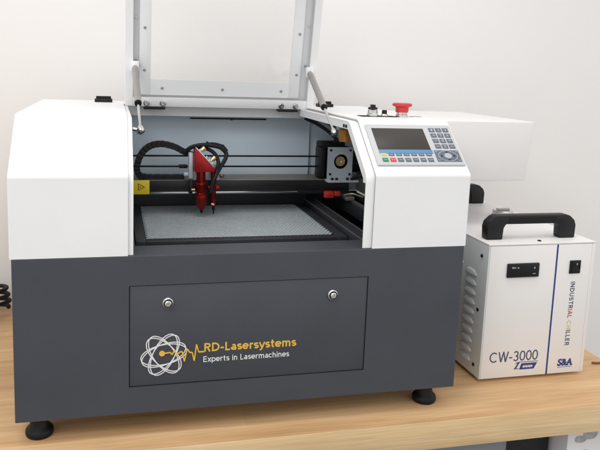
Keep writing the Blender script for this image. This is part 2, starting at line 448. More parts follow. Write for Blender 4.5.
# front door
dx0, dx1, dz0, dz1 = .2325, .7635, .1155, .3385
b = B(); b.box(dx0-.0016, dx1+.0016, -.01, .0080, dz0-.0016, dz1+.0016, 0); cutter = b.build('cutter', 'gap')
bo = base.modifiers.new('pocket', 'BOOLEAN'); bo.operation = 'DIFFERENCE'; bo.object = cutter; bo.solver = 'EXACT'
bpy.context.view_layer.update()
nm = bpy.data.meshes.new_from_object(base.evaluated_get(bpy.context.evaluated_depsgraph_get()))
for p_ in nm.polygons: p_.use_smooth = False
base.modifiers.clear(); base.data = nm; nm.name = 'base_cabinet'; bpy.data.objects.remove(cutter)
b = B(); b.box(dx0-.0014, dx1+.0014, .0068, .0078, dz0-.0014, dz1+.0014, 0); b.build('door_gap', 'gap', base)
GM = Matrix.Translation((0, .0046, 0))
b = B(); b.box(dx0, dx1, -.0026, -.0007, dz0, dz1, .0008); door = b.build('front_door', 'dark', W)
for lx, lz in ((.312, .299), (.681, .300)):
    b = B()
    b.lathe((lx, -.0026, lz), (lx, -.0120, lz), [(0, 0), (0, .0130), (.25, .0130), (.55, .0112), (.62, .0100), (.35, .0094), (.35, .0)], 32)
    lk = b.build('door_lock', 'steel', door)
    b = B(); b.lathe((lx, -.0059, lz), (lx, -.0064, lz), [(0, 0), (0, .0093), (1, .0093), (1, 0)], 24); b.build('lock_groove', 'gap', door)
    b = B(); b.lathe((lx, -.0065, lz), (lx, -.0128, lz), [(0, 0), (0, .0072), (.7, .0072), (1, .0052), (1, 0)], 20); b.box(lx-.0035, lx+.0035, -.0134, -.0127, lz-.001, lz+.001, 0); b.build('lock_core', 'steel', door)
# emblem
b = B(); ex, ez = .3045, .183
for ang in (14, 62, 128):
    for a, c, k in ((.0492, .0225, -5), (.0488, .0232, 5)):
        pts = []
        for i in range(72):
            t = 2*PI*i/72; u = a*math.cos(t); v = c*math.sin(t)
            ca, sa = math.cos(R(ang+k)), math.sin(R(ang+k))
            pts.append((ex+u*ca-v*sa, ez+u*sa+v*ca))
        y = -.0030-.00008*(ang/14)-.0001*(k > 0)
        b.ring(pts, .0021, y, y+.0003)
b.build('emblem_orbits', 'ink_white', door)
b = B(); b.lathe((.3005, -.0027, .186), (.3005, -.0042, .186), [(0, 0), (0, .0062), (1, .0062), (1, 0)], 24)
line = [(.305, .186), (.318, .1875), (.322, .182), (.327, .192), (.332, .181), (.338, .1865), (.3435, .188), (.3485, .165), (.3545, .1935), (.3600, .1845), (.3655, .1845), (.3700, .165), (.3745, .2025), (.3795, .1845), (.3915, .1845)]
for i_, (p_a, p_b) in enumerate(zip(line, line[1:])): b.ring([p_a, p_b], .0026, -.0040-.00006*i_, -.0027, closed=False)
b.build('emblem_pulse_line', 'ink_yellow', door)
b = B(); stroke_text(b, 'RD-Lasersystems', .3905, .6000, .1838, .0195, -.0027, w=.175); b.build('company_lettering', 'ink_yellow', door)
b = B(); stroke_text(b, 'Experts in Lasermachines', .3895, .5845, .1600, .0130, -.0027, w=.135); b.build('slogan_lettering', 'ink_white', door)

GM = Matrix.Identity(4)
# feet
for fx in (.043, .9477):
    for fy in (.0474, YB-.05):
        b = B()
        b.lathe((fx, fy, 0), (fx, fy, h0), [(0, 0), (0, .0262), (.05, .0284), (.13, .0295), (.24, .0292), (.31, .0272), (.38, .0225), (.50, .0195), (.86, .0185), (.86, 0)], 32)
        f = b.build('foot', 'rubber', W)
        b = B(); b.lathe((fx, fy, .028), (fx, fy, h0+.0), [(0, 0), (0, .006), (.68, .006), (.68, .0145), (.99, .0145), (.99, 0)], 6); b.build('foot_stem', 'steel', f)

# slope frame (control panel plane)
L = math.hypot(y3, z3-z2); sy, sz = y3/L, (z3-z2)/L
def S(x, s, h): return Vector((x, s*sy-h*sz, z2+s*sz+h*sy))
MS = Matrix(((1, 0, 0, 0), (0, sy, -sz, 0), (0, sz, sy, z2), (0, 0, 0, 1)))   # (x, s, h) -> world

def arc_profile(pts, r=.006, n=4):
    out = []
    for i, p in enumerate(pts):
        if i in (0, len(pts)-1): out.append(p); continue
        p = Vector(p); a = (Vector(pts[i-1])-p).normalized(); c = (Vector(pts[i+1])-p).normalized()
        for k in range(n+1):
            t = k/n; q0 = p+a*r; q1 = p+c*r
            out.append(tuple((1-t)**2*q0+2*t*(1-t)*p+t*t*q1))
    return out
def cover(x0, x1, open_x):
    prof = arc_profile([(0, z1+.0006), (0, z2), (y3, z3), (YB, z3), (YB, z1+.0006)])
    t = bmesh.new()
    lo = [t.verts.new((x0, y, z)) for y, z in prof]; hi = [t.verts.new((x1, y, z)) for y, z in prof]
    ends = []
    if open_x != x0: ends.append(t.faces.new(lo))
    if open_x != x1: ends.append(t.faces.new(hi[::-1]))
    for i in range(len(prof)-1): t.faces.new([lo[i], hi[i], hi[i+1], lo[i+1]])
    bmesh.ops.recalc_face_normals(t, faces=t.faces[:])
    es = [e for f in ends for e in f.edges if len(e.link_faces) == 2]
    bmesh.ops.bevel(t, geom=es, offset=.003, segments=3, affect='EDGES', profile=.5)
    return t
for x0, x1, op in ((-.004, XL, XL), (XR, 1.004, XR)):
    t = cover(x0, x1, op)
    # make sure normals look outwards
    ctr = Vector(((x0+x1)/2, YB/2, .5)); sgn = sum(f.normal.dot(f.calc_center_median()-ctr)*f.calc_area() for f in t.faces)
    if sgn < 0: bmesh.ops.reverse_faces(t, faces=t.faces[:])
    b = B(); b.merge(t)
    o = b.build('side_cover', 'white', W)
    md = o.modifiers.new('sheet', 'SOLIDIFY'); md.thickness = .0048; md.offset = -1; wn_ = o.modifiers.new('normals', 'WEIGHTED_NORMAL'); wn_.keep_sharp = True; wn_.weight = 100
    if op == XL: left_cover = o
    else: right_cover = o
# recessed lips on which the lid closes
def strip_profile(off, th, p):
    """polyline offset inward -> closed polygon"""
    def offs(d):
        out = []
        n = len(p)
        for i in range(n):
            q = Vector(p[i])
            a = (q-Vector(p[i-1])).normalized() if i > 0 else (Vector(p[1])-q).normalized()
            c = (Vector(p[i+1])-q).normalized() if i < n-1 else a
            na = Vector((a.y, -a.x)); nc = Vector((c.y, -c.x))
            bis = (na+nc).normalized(); out.append(tuple(q+bis*d/max(.3, bis.dot(na))))
        return out
    return offs(off)+offs(off+th)[::-1]
pl = arc_profile([(0, z1+.001), (0, z2), (y3, z3), (.602, z3)], r=.018)
for x0, x1 in ((XL-.010, IL), (IR, XR+.010)):
    b = B(); b.prism(strip_profile(.0056, .003, pl), 'x', x0, x1)
    o = b.build('lid_rest', 'white', W)
# downward flange along the top and slope part of each rim
pf = [(0, z2-.02), (0, z2), (y3, z3), (.600, z3)]
for xa in (IL-.0024, IR+.0002):
    b = B(); b.prism(strip_profile(.0088, .0165, pf), 'x', xa, xa+.0022); fl = b.build('rim_flange', 'white', W)
b = B()
for x, y in ((IR-.0002, .155), (IR-.0002, .172)):
    zc = z3-.0185
    b.cyl((x+.0004, y, zc), (x-.002, y, zc), .0042, seg=14)
b.build_each('rim_screw', 'black', W)
# rear strip of the housing
b = B(); b.box(XL+.0003, XR-.0003, .606, YB, z3-.0048, z3, .0012)
b.box(XL+.0003, XR-.0003, YB-.005, YB-.0002, z1+.001, z3-.005, 0)
b.build('rear_cover', 'white', W)
b = B(); b.prism([(.6055, z3-.001), (.6055, z3-.010), (.613, z3-.034), (.616, z3-.034), (.6085, z3-.010), (.6085, z3-.001)], 'x', XL+.008, IR+.02, 0)
b.build('rear_flange', 'whitein', W)
# hinge blocks on the top
for x in (.148, .823):
    b = B(); b.box(x, x+.050, .640, .672, z3+.0002, z3+.010, .002); hb = b.build('hinge_block', 'black', W)
    b = B(); b.cyl((x+.004, .656, z3+.0125), (x+.046, .656, z3+.0125), .005, seg=14); b.build('hinge_pin', 'rubber', hb)
for x in (.285, .680):
    b = B(); b.box(x, x+.060, .5745, .6040, z3-.0135, z3-.0058, .001); b.build('lid_hinge', 'black', W)

# small label strip and knobs on the top right
b = B(); b.box(.815, .912, .232, .268, z3+.0002, z3+.0016, .0005); b.build('knob_plate', 'gap', W)
b = B(); b.box(.965, .995, .262, .275, z3+.0002, z3+.0012, .0003); b.build('top_label', 'steeldull', W)
kx, ky = .851, .250
b = B(); b.lathe((kx, ky, z3+.0016), (kx, ky, z3+.022), [(0, 0), (0, .0155), (.25, .0155), (.35, .013), (.75, .0125), (.80, .0)], 32); ks = b.build('key_switch', 'steel', W)
b = B(); b.lathe((kx, ky, z3+.0183), (kx, ky, z3+.024), [(0, 0), (0, .0125), (.8, .012), (1, .010), (1, 0)], 28); b.box(kx-.0035, kx+.0035, ky-.011, ky+.011, z3+.0235, z3+.0305, .001)
b.build('key_switch_knob', 'black', ks)
b = B(); b.lathe((.8835, ky, z3+.0016), (.8835, ky, z3+.007), [(0, 0), (0, .0095), (.6, .0095), (1, .008), (1, 0)], 24); pb = b.build('push_button', 'steel', W)
b = B(); b.lathe((.8835, ky, z3+.0068), (.8835, ky, z3+.0170), [(0, 0), (0, .0066), (.9, .0066), (1, .0055), (1, 0)], 24); b.build('button_cap', 'black', pb)
ex_, ey_ = .933, .252
b = B(); b.lathe((ex_, ey_, z3+.0002), (ex_, ey_, z3+.0120), [(0, 0), (0, .0165), (.5, .0165), (.6, .0145), (1, .0145), (1, 0)], 32); es = b.build('emergency_stop', 'steel', W)
b = B(); b.lathe((ex_, ey_, z3+.0121), (ex_, ey_, z3+.0360), [(0, 0), (0, .0165), (.55, .0175), (.66, .0235), (.72, .0255), (.9, .0255), (1, .0225), (1.02, 0)], 40); b.build('stop_cap', 'redplastic', es)

# control panel on the slope of the right cover
b = B(MS); b.box(.7795, .9985, .0265, .1570, .0004, .0048, .0028, 3); cp = b.build('control_panel', 'pad', W)
H = .0050
b = B(MS); b.box(.7925, .9245, .0740, .1430, H-.0002, H+.0006, .0003); b.build('display_screen', 'screen', cp)
b = B(MS); b.box(.7925, .9265, .0615, .0737, H-.0002, H+.0006, .0002); b.build('blue_band', 'blue', cp)
def keyframe(x, s, h): return lambda v: S(x+v.x, s+v.z, h-v.y)
def key(x0, x1, s0, s1, m, mark, glyph=None):
    b = B(MS); b.box(x0, x1, s0, s1, H-.0003, H+.0009, .0006)
    b.mi = 1; b.M = Matrix.Identity(4)
    cx, cs = (x0+x1)/2, (s0+s1)/2; w, hh = x1-x0, s1-s0
    if glyph: add_text(b, glyph, -w*.16, w*.16, -hh*.28, hh*.56, 0, th=.0003, weight=.02, frame=keyframe(cx, cs, H+.0009))
    else:
        b.M = MS; b.box(cx-w*.28, cx+w*.28, cs-.0008, cs+.0008, H+.0008, H+.0011, 0)
    return b.build('key', [m, mark], cp)
digits = ['1', '2', '3', '4', '5', '6', '7', '8', '9', None, '0', None]
for r_ in range(4):
    for c_ in range(3):
        x = .9390+c_*.0182; s0 = .1322-r_*.0180
        key(x, x+.0146, s0, s0+.0132, 'key', 'keymark', digits[r_*3+c_])
for i in range(7):
    x = .7945+i*.01875
    key(x, x+.0140, .0537, .0620, 'keyyellow' if i == 0 else 'key', 'keymark')
    key(x, x+.0140, .0355, .0475, 'keygreen' if i == 0 else 'keyred' if i == 1 else 'key', 'keymark')
b = B(MS); b.box(.9305, .9925, .0362, .0722, H-.0003, H+.0006, .001)
b.mi = 1
cx, cs = .9615, .0542
for k in range(4):
    a = PI/2*k; ux, us = math.cos(a), math.sin(a)
    tip = (cx+ux*.019, cs+us*.0150); l = (cx+ux*.0145-us*.0035, cs+us*.0110+ux*.0035); r2 = (cx+ux*.0145+us*.0035, cs+us*.0110-ux*.0035)
    b.prism([tip, l, r2], 'z', H+.0005, H+.0012)
b.mi = 2
n = 40
for k in range(n):
    a0, a1 = 2*PI*k/n, 2*PI*(k+1)/n
    b.prism([(cx+.0245*math.cos(a0), cs+.0165*math.sin(a0)), (cx+.0245*math.cos(a1), cs+.0165*math.sin(a1)), (cx+.0230*math.cos(a1), cs+.0152*math.sin(a1)), (cx+.0230*math.cos(a0), cs+.0152*math.sin(a0))], 'z', H+.0004, H+.0009)
b.prism([(cx+.0095*math.cos(2*PI*k/24), cs+.0082*math.sin(2*PI*k/24)) for k in range(24)], 'z', H+.0006, H+.0014)
for ddx in (-.026, .026):
    for dds in (-.0135, .0135): b.box(cx+ddx-.003, cx+ddx+.003, cs+dds-.0008, cs+dds+.0008, H+.0005, H+.0010, 0)
b.build('arrow_keypad', ['key', 'gap', 'keymark'], cp)

# ------------------------------------------------------------------ interior (positions solved from image pixels at assumed depths)
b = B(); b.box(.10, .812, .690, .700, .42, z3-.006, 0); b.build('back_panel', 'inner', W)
b = B(); b.box(.10, .812, .6945, .700, .304, .4195, 0); b.build('lower_back_shade', 'frame', W)  # lower back wall, the beam's shadow put into its dark colour
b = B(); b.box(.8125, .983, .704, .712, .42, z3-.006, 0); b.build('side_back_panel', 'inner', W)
b = B(); b.box(.429, .668, .6850, .6897, .6405, .6445, .001); b.box(.555, .560, .6820, .6850, .638, .6405, 0); b.build('slot_strip', 'gap', W)
b = B(); b.box(.395, .398, .6885, .6899, .602, .606, 0.0003); b.build('panel_mark', 'ink_white', W)
# honeycomb bed
b = B(); b.box(.2525, .2775, .248, .692, .340, .3715, .001); b.box(.7715, .7990, .248, .692, .340, .3715, .001)
b.box(.2778, .7712, .248, .2765, .340, .3700, .001); b.box(.2778, .7712, .6838, .692, .340, .3715, .001)
bf = b.build('bed_frame', 'frame', W)
b = B(); b.box(.8035, .8400, .110, .690, .350, .3840, .001); b.box(.2105, .2485, .110, .690, .350, .384, .001); b.build_each('bed_side_rail', 'frame', W)
b = B(); b.box(.8035, .8055, .110, .690, .3841, .3865, 0); b.box(.8380, .8400, .110, .690, .3841, .3865, 0); b.build_each('rail_edge', 'steeldull', W)
t = bmesh.new(); p_ = .0108; x0, x1, y0, y1 = .2790, .7705, .2785, .6830; zt = .3700
row = 0; y = y0+p_*.55
while y < y1-p_*.4:
    x = x0+p_*.5+(p_*.5 if row % 2 else 0)
    while x < x1-p_*.4:
        R0 = p_/math.sqrt(3); o_ = [t.verts.new((x+R0*math.sin(PI/3*k), y+R0*math.cos(PI/3*k), zt)) for k in range(6)]
        i_ = [t.verts.new((x+R0*.74*math.sin(PI/3*k), y+R0*.74*math.cos(PI/3*k), zt)) for k in range(6)]
        d_ = [t.verts.new((x+R0*.74*math.sin(PI/3*k), y+R0*.74*math.cos(PI/3*k), zt-.0112)) for k in range(6)]
        for k in range(6):
            j = (k+1) % 6
            t.faces.new([o_[k], i_[k], i_[j], o_[j]]); t.faces.new([i_[k], d_[k], d_[j], i_[j]])
        x += p_
    y += p_*.866; row += 1
bmesh.ops.recalc_face_normals(t, faces=t.faces[:])
for f in t.faces:
    if abs(f.normal.z) > .9 and f.normal.z < 0: f.normal_flip()
b = B(); b.merge(t); hb = b.build('honeycomb_bed', 'honey', W)
b = B(); b.box(.2780, .7713, .2772, .6836, .352, .3585, 0); b.build('cell_shade_sheet', 'honeyb', hb)  # dark sheet whose colour stands for the shade down in the cells

# gantry
b = B(); b.box(.19, .905, .550, .650, .4410, .4700, .001); gb = b.build('gantry_beam', 'beam', W)
b = B(); b.box(.19, .905, .552, .650, .4702, .4740, .001); b.build('beam_top_plate', 'beamtop', gb)
b = B(); b.box(.262, .7395, .5440, .5497, .4335, .4395, .001); b.build('guide_rail', 'steel', gb)
b = B(); b.box(.262, .905, .5498, .560, .4300, .4408, 0); b.build('rail_mount', 'beam', gb)
for z in (.5415, .5105):
    b = B(); b.box(.22, .862, .566, .574, z-.0022, z+.0022, .0005); b.build('drive_belt', 'rubber', W)
# motor mount
b = B()
pts = []
px0, px1, pz0, pz1 = .828, .9065, .4770, .5735
hx, hz, hr = .870, .5300, .0225
outer = [(px0, pz0), (px1, pz0), (px1, pz1), (px0, pz1)]
t = bmesh.new(); n = 40
ci = [t.verts.new((hx+hr*math.cos(2*PI*i/n), .534, hz+hr*math.sin(2*PI*i/n))) for i in range(n)]
co = []
for i in range(n):
    dx_, dz_ = math.cos(2*PI*i/n), math.sin(2*PI*i/n)
    k = min((px1-hx)/dx_ if dx_ > 1e-6 else 9, (px0-hx)/dx_ if dx_ < -1e-6 else 9, (pz1-hz)/dz_ if dz_ > 1e-6 else 9, (pz0-hz)/dz_ if dz_ < -1e-6 else 9)
    co.append(t.verts.new((hx+dx_*k, .534, hz+dz_*k)))
for i in range(n): t.faces.new([ci[i], ci[(i+1) % n], co[(i+1) % n], co[i]])
# square the corners
for cxn, czn in outer:
    bi = min(range(n), key=lambda i: (co[i].co.x-cxn)**2+(co[i].co.z-czn)**2); co[bi].co = Vector((cxn, .534, czn))
ex2 = bmesh.ops.extrude_face_region(t, geom=t.faces[:])
for e in ex2['geom']:
    if isinstance(e, bmesh.types.BMVert): e.co.y += .006
bmesh.ops.recalc_face_normals(t, faces=t.faces[:])
b.merge(t); b.box(.822, .920, .506, .5405, .4700, .4768, .001)
mp = b.build('motor_plate', 'alu', W)
b = B(); b.lathe((hx, .579, hz), (hx, .541, hz), [(0, 0), (0, .0150), (.15, .0150), (.2, .011), (.75, .011), (.8, .0150), (1, .0150), (1, .004), (.9, .0)], 28); b.build('belt_pulley', 'brass', mp)
b = B()
for x, z in ((.836, .565), (.898, .565), (.836, .492), (.898, .492)): b.lathe((x, .5339, z), (x, .530, z), [(0, 0), (0, .0035), (.7, .0035), (1, .002), (1, 0)], 14)
for x in (.838, .852, .886, .900): b.lathe((x, .515, .4769), (x, .515, .4835), [(0, 0), (0, .0042), (1, .0042), (1, 0)], 14)
b.build_each('mount_bolt', 'rubber', mp)
b = B(); b.box(.829, .848, .545, .60, .478, .572, .001); b.box(.893, .905, .545, .60, .478, .572, .001); b.build('mount_shroud', 'rubber', mp)
b = B(); b.box(.806, .8275, .548, .600, .4760, .5720, .006); b.box(.8200, .900, .585, .640, .4760, .5840, .006); b.lathe((.905, .60, .525), (.955, .60, .520), [(0, 0), (0, .034), (1, .034), (1, 0)], 28); b.build('motor', 'black', W)
# right hand rails and carriage
b = B(); b.box(.900, .924, .11, .68, .3700, .4050, .0015); b.build('side_beam', 'frame', W)
b = B(); b.box(.906, .918, .11, .68, .4052, .4120, .001); b.build('side_rail', 'steeldull', W)
b = B(); b.box(.950, .962, .11, .68, .400, .412, .001); b.build('lead_bar', 'frame', W)
b = B(); b.box(.822, .852, .530, .5480, .4180, .4395, .004); b.box(.853, .873, .530, .548, .423, .4395, .004); b.cyl((.833, .5302, .430), (.833, .527, .430), .005, seg=12); b.build('red_carriage_block', 'redplastic', W)
b = B(); b.box(.885, .912, .515, .545, .4125, .4260, .002); b.tube([(.88, .52, .43), (.90, .50, .437), (.93, .49, .428)], .003, sub=4); b.build('carriage', 'steeldull', W)
# cables at the right back
b = B()
b.sweep([(.785, .655, .652), (.825, .640, .633), (.862, .62, .607), (.890, .60, .575)], [(-.0055, -.009), (.0055, -.009), (.0055, .009), (-.0055, .009)], sub=6)
b.tube([(.80, .60, .652), (.84, .58, .640), (.875, .54, .612)], .0035, sub=5); b.tube([(.86, .55, .655), (.872, .54, .62), (.866, .54, .585)], .0026, sub=5)
b.tube([(.845, .56, .650), (.852, .55, .61), (.850, .55, .585)], .0022, sub=5)
b.tube([(.893, .51, .600), (.905, .50, .575), (.93, .50, .520)], .0035, sub=5)
b.build('right_cable_bundle', 'chain', W)
b = B(); b.tube([(.905, .53, .470), (.915, .52, .486), (.935, .50, .492), (.957, .49, .485), (.972, .48, .462)], .0065, sub=6); b.tube([(.912, .54, .478), (.935, .52, .503), (.965, .50, .496)], .003, sub=6)
b.build('curved_hose', 'chain', W)
# amber block beside the right gas spring
MA = Matrix.Translation((.7835, .262, .637)) @ Matrix.Rotation(R(-7), 4, 'Y') @ Matrix.Rotation(R(25), 4, 'Z')
b = B(MA); b.box(-.0115, .0115, -.014, .014, -.0165, .0160, .003); ab = b.build('amber_sensor_block', 'orange', W)
b = B(); b.box(.770, .797, .272, .30, .648, .668, .002); b.tube([(.79, .29, .66), (.80, .31, .655), (.805, .34, .66)], .003, sub=4); b.build('sensor_bracket', 'alu', ab)

# laser head
hy = .515
b = B(); b.prism([(.4225, .5060), (.4225, .5680), (.4290, .5700), (.4830, .5120), (.4770, .5040), (.4250, .5040)], 'y', hy-.016, hy+.016, .0015)
hd = b.build('laser_head', 'red', W)
b = B()
b.lathe((.4430, hy, .5045), (.4465, hy, .3840), [(0, 0), (0, .0130), (.28, .0130), (.30, .0150), (.36, .0150), (.38, .0130), (.52, .0130), (.54, .0155), (.80, .0150), (.96, .0040), (1, .0022), (1, 0)], 32)
b.build('nozzle_tube', 'reddk', hd)
b = B(); b.lathe((.4430, hy, .4720), (.4437, hy, .462), [(0, 0), (0, .0145), (1, .0145), (1, 0)], 28); b.lathe((.4445, hy, .436), (.4450, hy, .430), [(0, 0), (0, .0163), (1, .0163), (1, 0)], 28); b.build_each('nozzle_ring', 'red', hd)
b = B(); b.lathe((.4463, hy, .393), (.4466, hy, .3825), [(0, 0), (0, .0062), (1, .0024), (1, 0)], 20); b.build('nozzle_tip', 'rubber', hd)
b = B()
b.lathe((.4790, hy, .5040), (.4808, hy, .4010), [(0, 0), (0, .0072), (.38, .0072), (.39, .0095), (.50, .0095), (.51, .0072), (.78, .0082), (.80, .0060), (1, .0050), (1, 0)], 24)
b.build('pointer_tube', 'reddk', hd)
b = B(); b.box(.4640, .4975, hy-.006, hy+.006, .4530, .4620, .003); b.build('pointer_clamp', 'red', hd)
b = B(); b.lathe((.4808, hy, .4040), (.4812, hy, .3790), [(0, 0), (0, .0048), (.5, .0042), (.55, .0025), (1, .0020), (1, 0)], 16); b.build('pointer_tip', 'rubber', hd)
b = B()
dirn = Vector((.733, 0, .68))
for (x, z) in ((.4400, .5670), (.4700, .5400)):
    p = Vector((x, hy-.004, z-.006)); b.lathe(p, p+dirn*.018, [(0, 0), (0, .0040), (.35, .0040), (.36, .0072), (.95, .0072), (1, .005), (1, 0)], 16)
b.lathe((.4970, hy-.01, .4930), (.5050, hy-.018, .4930), [(0, 0), (0, .0052), (1, .0052), (1, 0)], 16)
b.lathe((.4720, hy-.018, .4130), (.4800, hy-.018, .4100), [(0, 0), (0, .0030), (1, .0030), (1, 0)], 10)
b.lathe((.4150, hy-.014, .4540), (.4250, hy-.014, .4540), [(0, 0), (0, .0030), (1, .0030), (1, 0)], 10)
b.build_each('brass_knob', 'brass', hd)
b = B()
q = Vector((.4270, hy, .5710)); MH = Matrix.Translation(q) @ Matrix.Rotation(R(47.1), 4, 'Y')
b.M = MH; b.box(.0, .074, -.013, .013, -.0005, .0035, .001)
for k in (.012, .040, .052, .064): b.lathe((k, -.006, .0035), (k, -.006, .0085), [(0, 0), (0, .0035), (1, .003), (1, 0)], 12)
b.build('mirror_plate', 'alu', hd)
b = B(); b.box(.4090, .4215, .520, .548, .4820, .5560, .002); b.box(.4225, .500, .5325, .5475, .4755, .5200, .002); b.box(.3960, .4180, .530, .549, .4880, .4980, .002); b.build('carriage_bracket', 'alu', hd)
b = B(); b.box(.4100, .4200, .512, .5195, .4300, .4800, .002); b.box(.450, .478, .5325, .549, .40, .474, .002); b.box(.386, .409, .56, .58, .506, .5155, .001); b.box(.490, .512, .56, .58, .506, .5155, .001); b.build_each('carriage_body', 'black', hd)
b = B()
b.tube([(.400, .548, .556), (.420, .540, .571), (.447, .532, .578), (.472, .53, .577), (.500, .53, .571), (.5165, .528, .555), (.513, .520, .538), (.497, .510, .515), (.482, .497, .490), (.474, .494, .470), (.470, .494, .445)], .0062, seg=10, sub=6)
b.tube([(.428, .545, .566), (.462, .54, .566), (.485, .53, .552), (.492, .51, .530), (.486, .505, .505)], .0056, seg=10, sub=6)
b.tube([(.452, .535, .580), (.480, .54, .582), (.508, .54, .575), (.522, .535, .560)], .0030, seg=8, sub=6)
for x, z in ((.462, .582), (.490, .578), (.508, .573)): b.box(x-.003, x+.003, .526, .538, z-.006, z+.006, .001)
b.build('head_hoses', 'chain', hd)
# drag chain with links
path = [(.425, .565, .545), (.400, .565, .554), (.370, .565, .569), (.334, .565, .5765), (.302, .565, .570), (.279, .565, .549), (.267, .565, .518), (.2680, .565, .493), (.285, .565, .4810), (.330, .565, .4790), (.40, .565, .4790)]
b = B(); b.sweep(path, [(-.0086, -.012), (.0086, -.012), (.0086, .012), (-.0086, .012)], sub=10, scale=lambda i: 1.0 if i % 4 < 3 else .91)
b.build('drag_chain', 'chain', W)
# warning sticker on its tab
b = B(); b.box(.2440, .2980, .500, .503, .4415, .4810, .0008); tb = b.build('warning_tab', 'yellow', W)
b = B(); b.prism([(.2665, .452), (.2665, .473), (.2860, .4625)], 'y', .4992, .4999); b.prism([(.2505, .4560), (.2505, .4690), (.2445, .4735), (.2445, .4520)], 'y', .4992, .4999)
b.mi = 1; b.prism([(.2685, .4555), (.2685, .4695), (.2815, .4625)], 'y', .4986, .4991)
b.mi = 0; b.cyl((.2725, .4985, .4625), (.2725, .4980, .4625), .0022, seg=12)
b.build('warning_symbol', ['stickink', 'yellow'], tb)
b = B(); b.box(.2300, .2435, .4985, .506, .385, .470, .001); b.box(.205, .2438, .507, .56, .41, .468, .001); b.build('left_end_bracket', 'frame', W)

# ------------------------------------------------------------------ lid (built closed-flat, then raised 80 degrees about the hinge)
LA = R(10)
ML = Matrix(((1, 0, 0, 0), (0, -math.cos(LA), -math.sin(LA), .601), (0, -math.sin(LA), math.cos(LA), z3), (0, 0, 0, 1)))  # (x, n, v) -> world; n towards the inside of the lid
LX0, LX1, LV = .2325, .7870, .462
wx0, wx1, wv0, wv1 = .3030, .7100, .0755, .405
b = B(ML)
def rect_ring(b, ox0, ox1, ov0, ov1, ix0, ix1, iv0, iv1, n0, n1, bev=.0008):
    b.box(ox0, ix0, n0, n1, ov0, ov1, bev); b.box(ix1, ox1, n0, n1, ov0, ov1, bev)
    b.box(ix0+.0, ix1-.0, n0+.00015, n1-.00015, ov0+.00015, iv0, 0); b.box(ix0, ix1, n0+.00015, n1-.00015, iv1, ov1-.00015, 0)
rect_ring(b, LX0, LX1, 0, LV, wx0-.006, wx1+.006, wv0-.006, wv1+.006, 0, .002, 0)
lid = b.build('lid', 'whitein', W)
b = B(ML)
for xa, sg in ((LX0, 1), (LX1, -1)):
    b.prism([(xa, .0022), (xa, .0262), (xa+sg*.0215, .0262), (xa+sg*.0215, .018), (xa+sg*.0195, .018), (xa+sg*.0195, .0242), (xa+sg*.002, .0242), (xa+sg*.002, .0022)], 'z', 0, LV, .0004, 1)
b.build_each('lid_side_flange', 'white', lid)
b = B(ML)
b.box(LX0+.0217, LX1-.0217, .002, .022, -.001, .0010, 0); b.box(LX0+.0217, LX1-.0217, .0222, .0255, -.001, .0255, .0012)
b.build('lid_bottom_flange', 'white', lid)
b = B(ML); rect_ring(b, .2715, .7415, .0300, .430, wx0, wx1, wv0, wv1, .0085, .0125); b.build('window_retainer', 'whitein', lid)
b = B(ML); rect_ring(b, .276, .737, .0345, .4255, wx0-.004, wx1+.004, wv0-.004, wv1+.004, .0022, .0083, 0); b.build('window_gasket', 'whitein', lid)
b = B(ML); b.box(wx0-.0035, wx1+.0035, .0045, .0065, wv0-.0035, wv1+.0035, 0); b.build('window_pane', 'glass', lid)
scr = [(.286, .101), (.286, .219), (.286, .335), (.336, .0505), (.510, .0505), (.686, .0505), (.730, .101), (.730, .221), (.730, .335), (.336, .418), (.510, .418), (.686, .418)]
first = None
for x, v in scr:
    if first is None:
        b = B(ML); b.lathe((x, .0126, v), (x, .0160, v), [(0, 0), (0, .0040), (.5, .0038), (1, .0022), (1, 0)], 16); first = b.build('window_screw', 'steeldull', lid); fx, fv = x, v
    else:
        c = first.copy(); C.objects.link(c); c.parent = lid
        c.location = first.location+ML.to_3x3() @ Vector((x-fx, 0, v-fv))
b0 = None
for x in (.2920, .3380, .6870, .7310):
    if b0 is None:
        b = B(ML); b.lathe((x, .0256, .0095), (x, .0335, .0095), [(0, 0), (0, .0088), (.3, .0088), (.35, .0065), (.9, .0062), (.9, .0035), (.5, .0035), (.5, 0)], 24); b0 = b.build('hinge_bolt', 'steel', lid); fx = x
    else:
        c = b0.copy(); C.objects.link(c); c.parent = lid; c.location = b0.location+Vector((x-fx, 0, 0))
for x in (LX0+.0300, LX1-.0300):
    for v in (.127, .245, .36):
        b = B(ML); b.cyl((x, .0021, v), (x, .006, v), .004, seg=12); b.build('groove_screw', 'steel', lid)
# the bent front part of the lid, above the picture: slope and apron
aS = math.atan2(z3-z2, y3)
d1 = ML.to_3x3() @ Vector((0, math.sin(aS), math.cos(aS)))
P0 = ML @ Vector((0, 0, LV)); P1 = P0+d1*L*.99; d2 = ML.to_3x3() @ Vector((0, 1, 0)); P2 = P1+d2*(z2-z1-.004)
def seg_panel(Pa, Pb, x0, x1, th=.002):
    d = (Pb-Pa).normalized(); nrm = Vector((0, -d.z, d.y)); nrm = nrm if nrm.z < 0 or nrm.y < 0 and abs(nrm.z) < .2 else -nrm
    q = [(Pa.y, Pa.z), (Pb.y, Pb.z), (Pb.y+nrm.y*th, Pb.z+nrm.z*th), (Pa.y+nrm.y*th, Pa.z+nrm.z*th)]
    return q
b = B()
for A_, B_ in ((P0, P1), (P1, P2)):
    b.prism(seg_panel(A_, B_, 0, 0), 'x', LX0, LX1)
    for x in (LX0, LX1-.002): b.prism(seg_panel(A_, B_, 0, 0, .024), 'x', x+.0001, x+.0019)
b.build('lid_apron', 'white', lid)
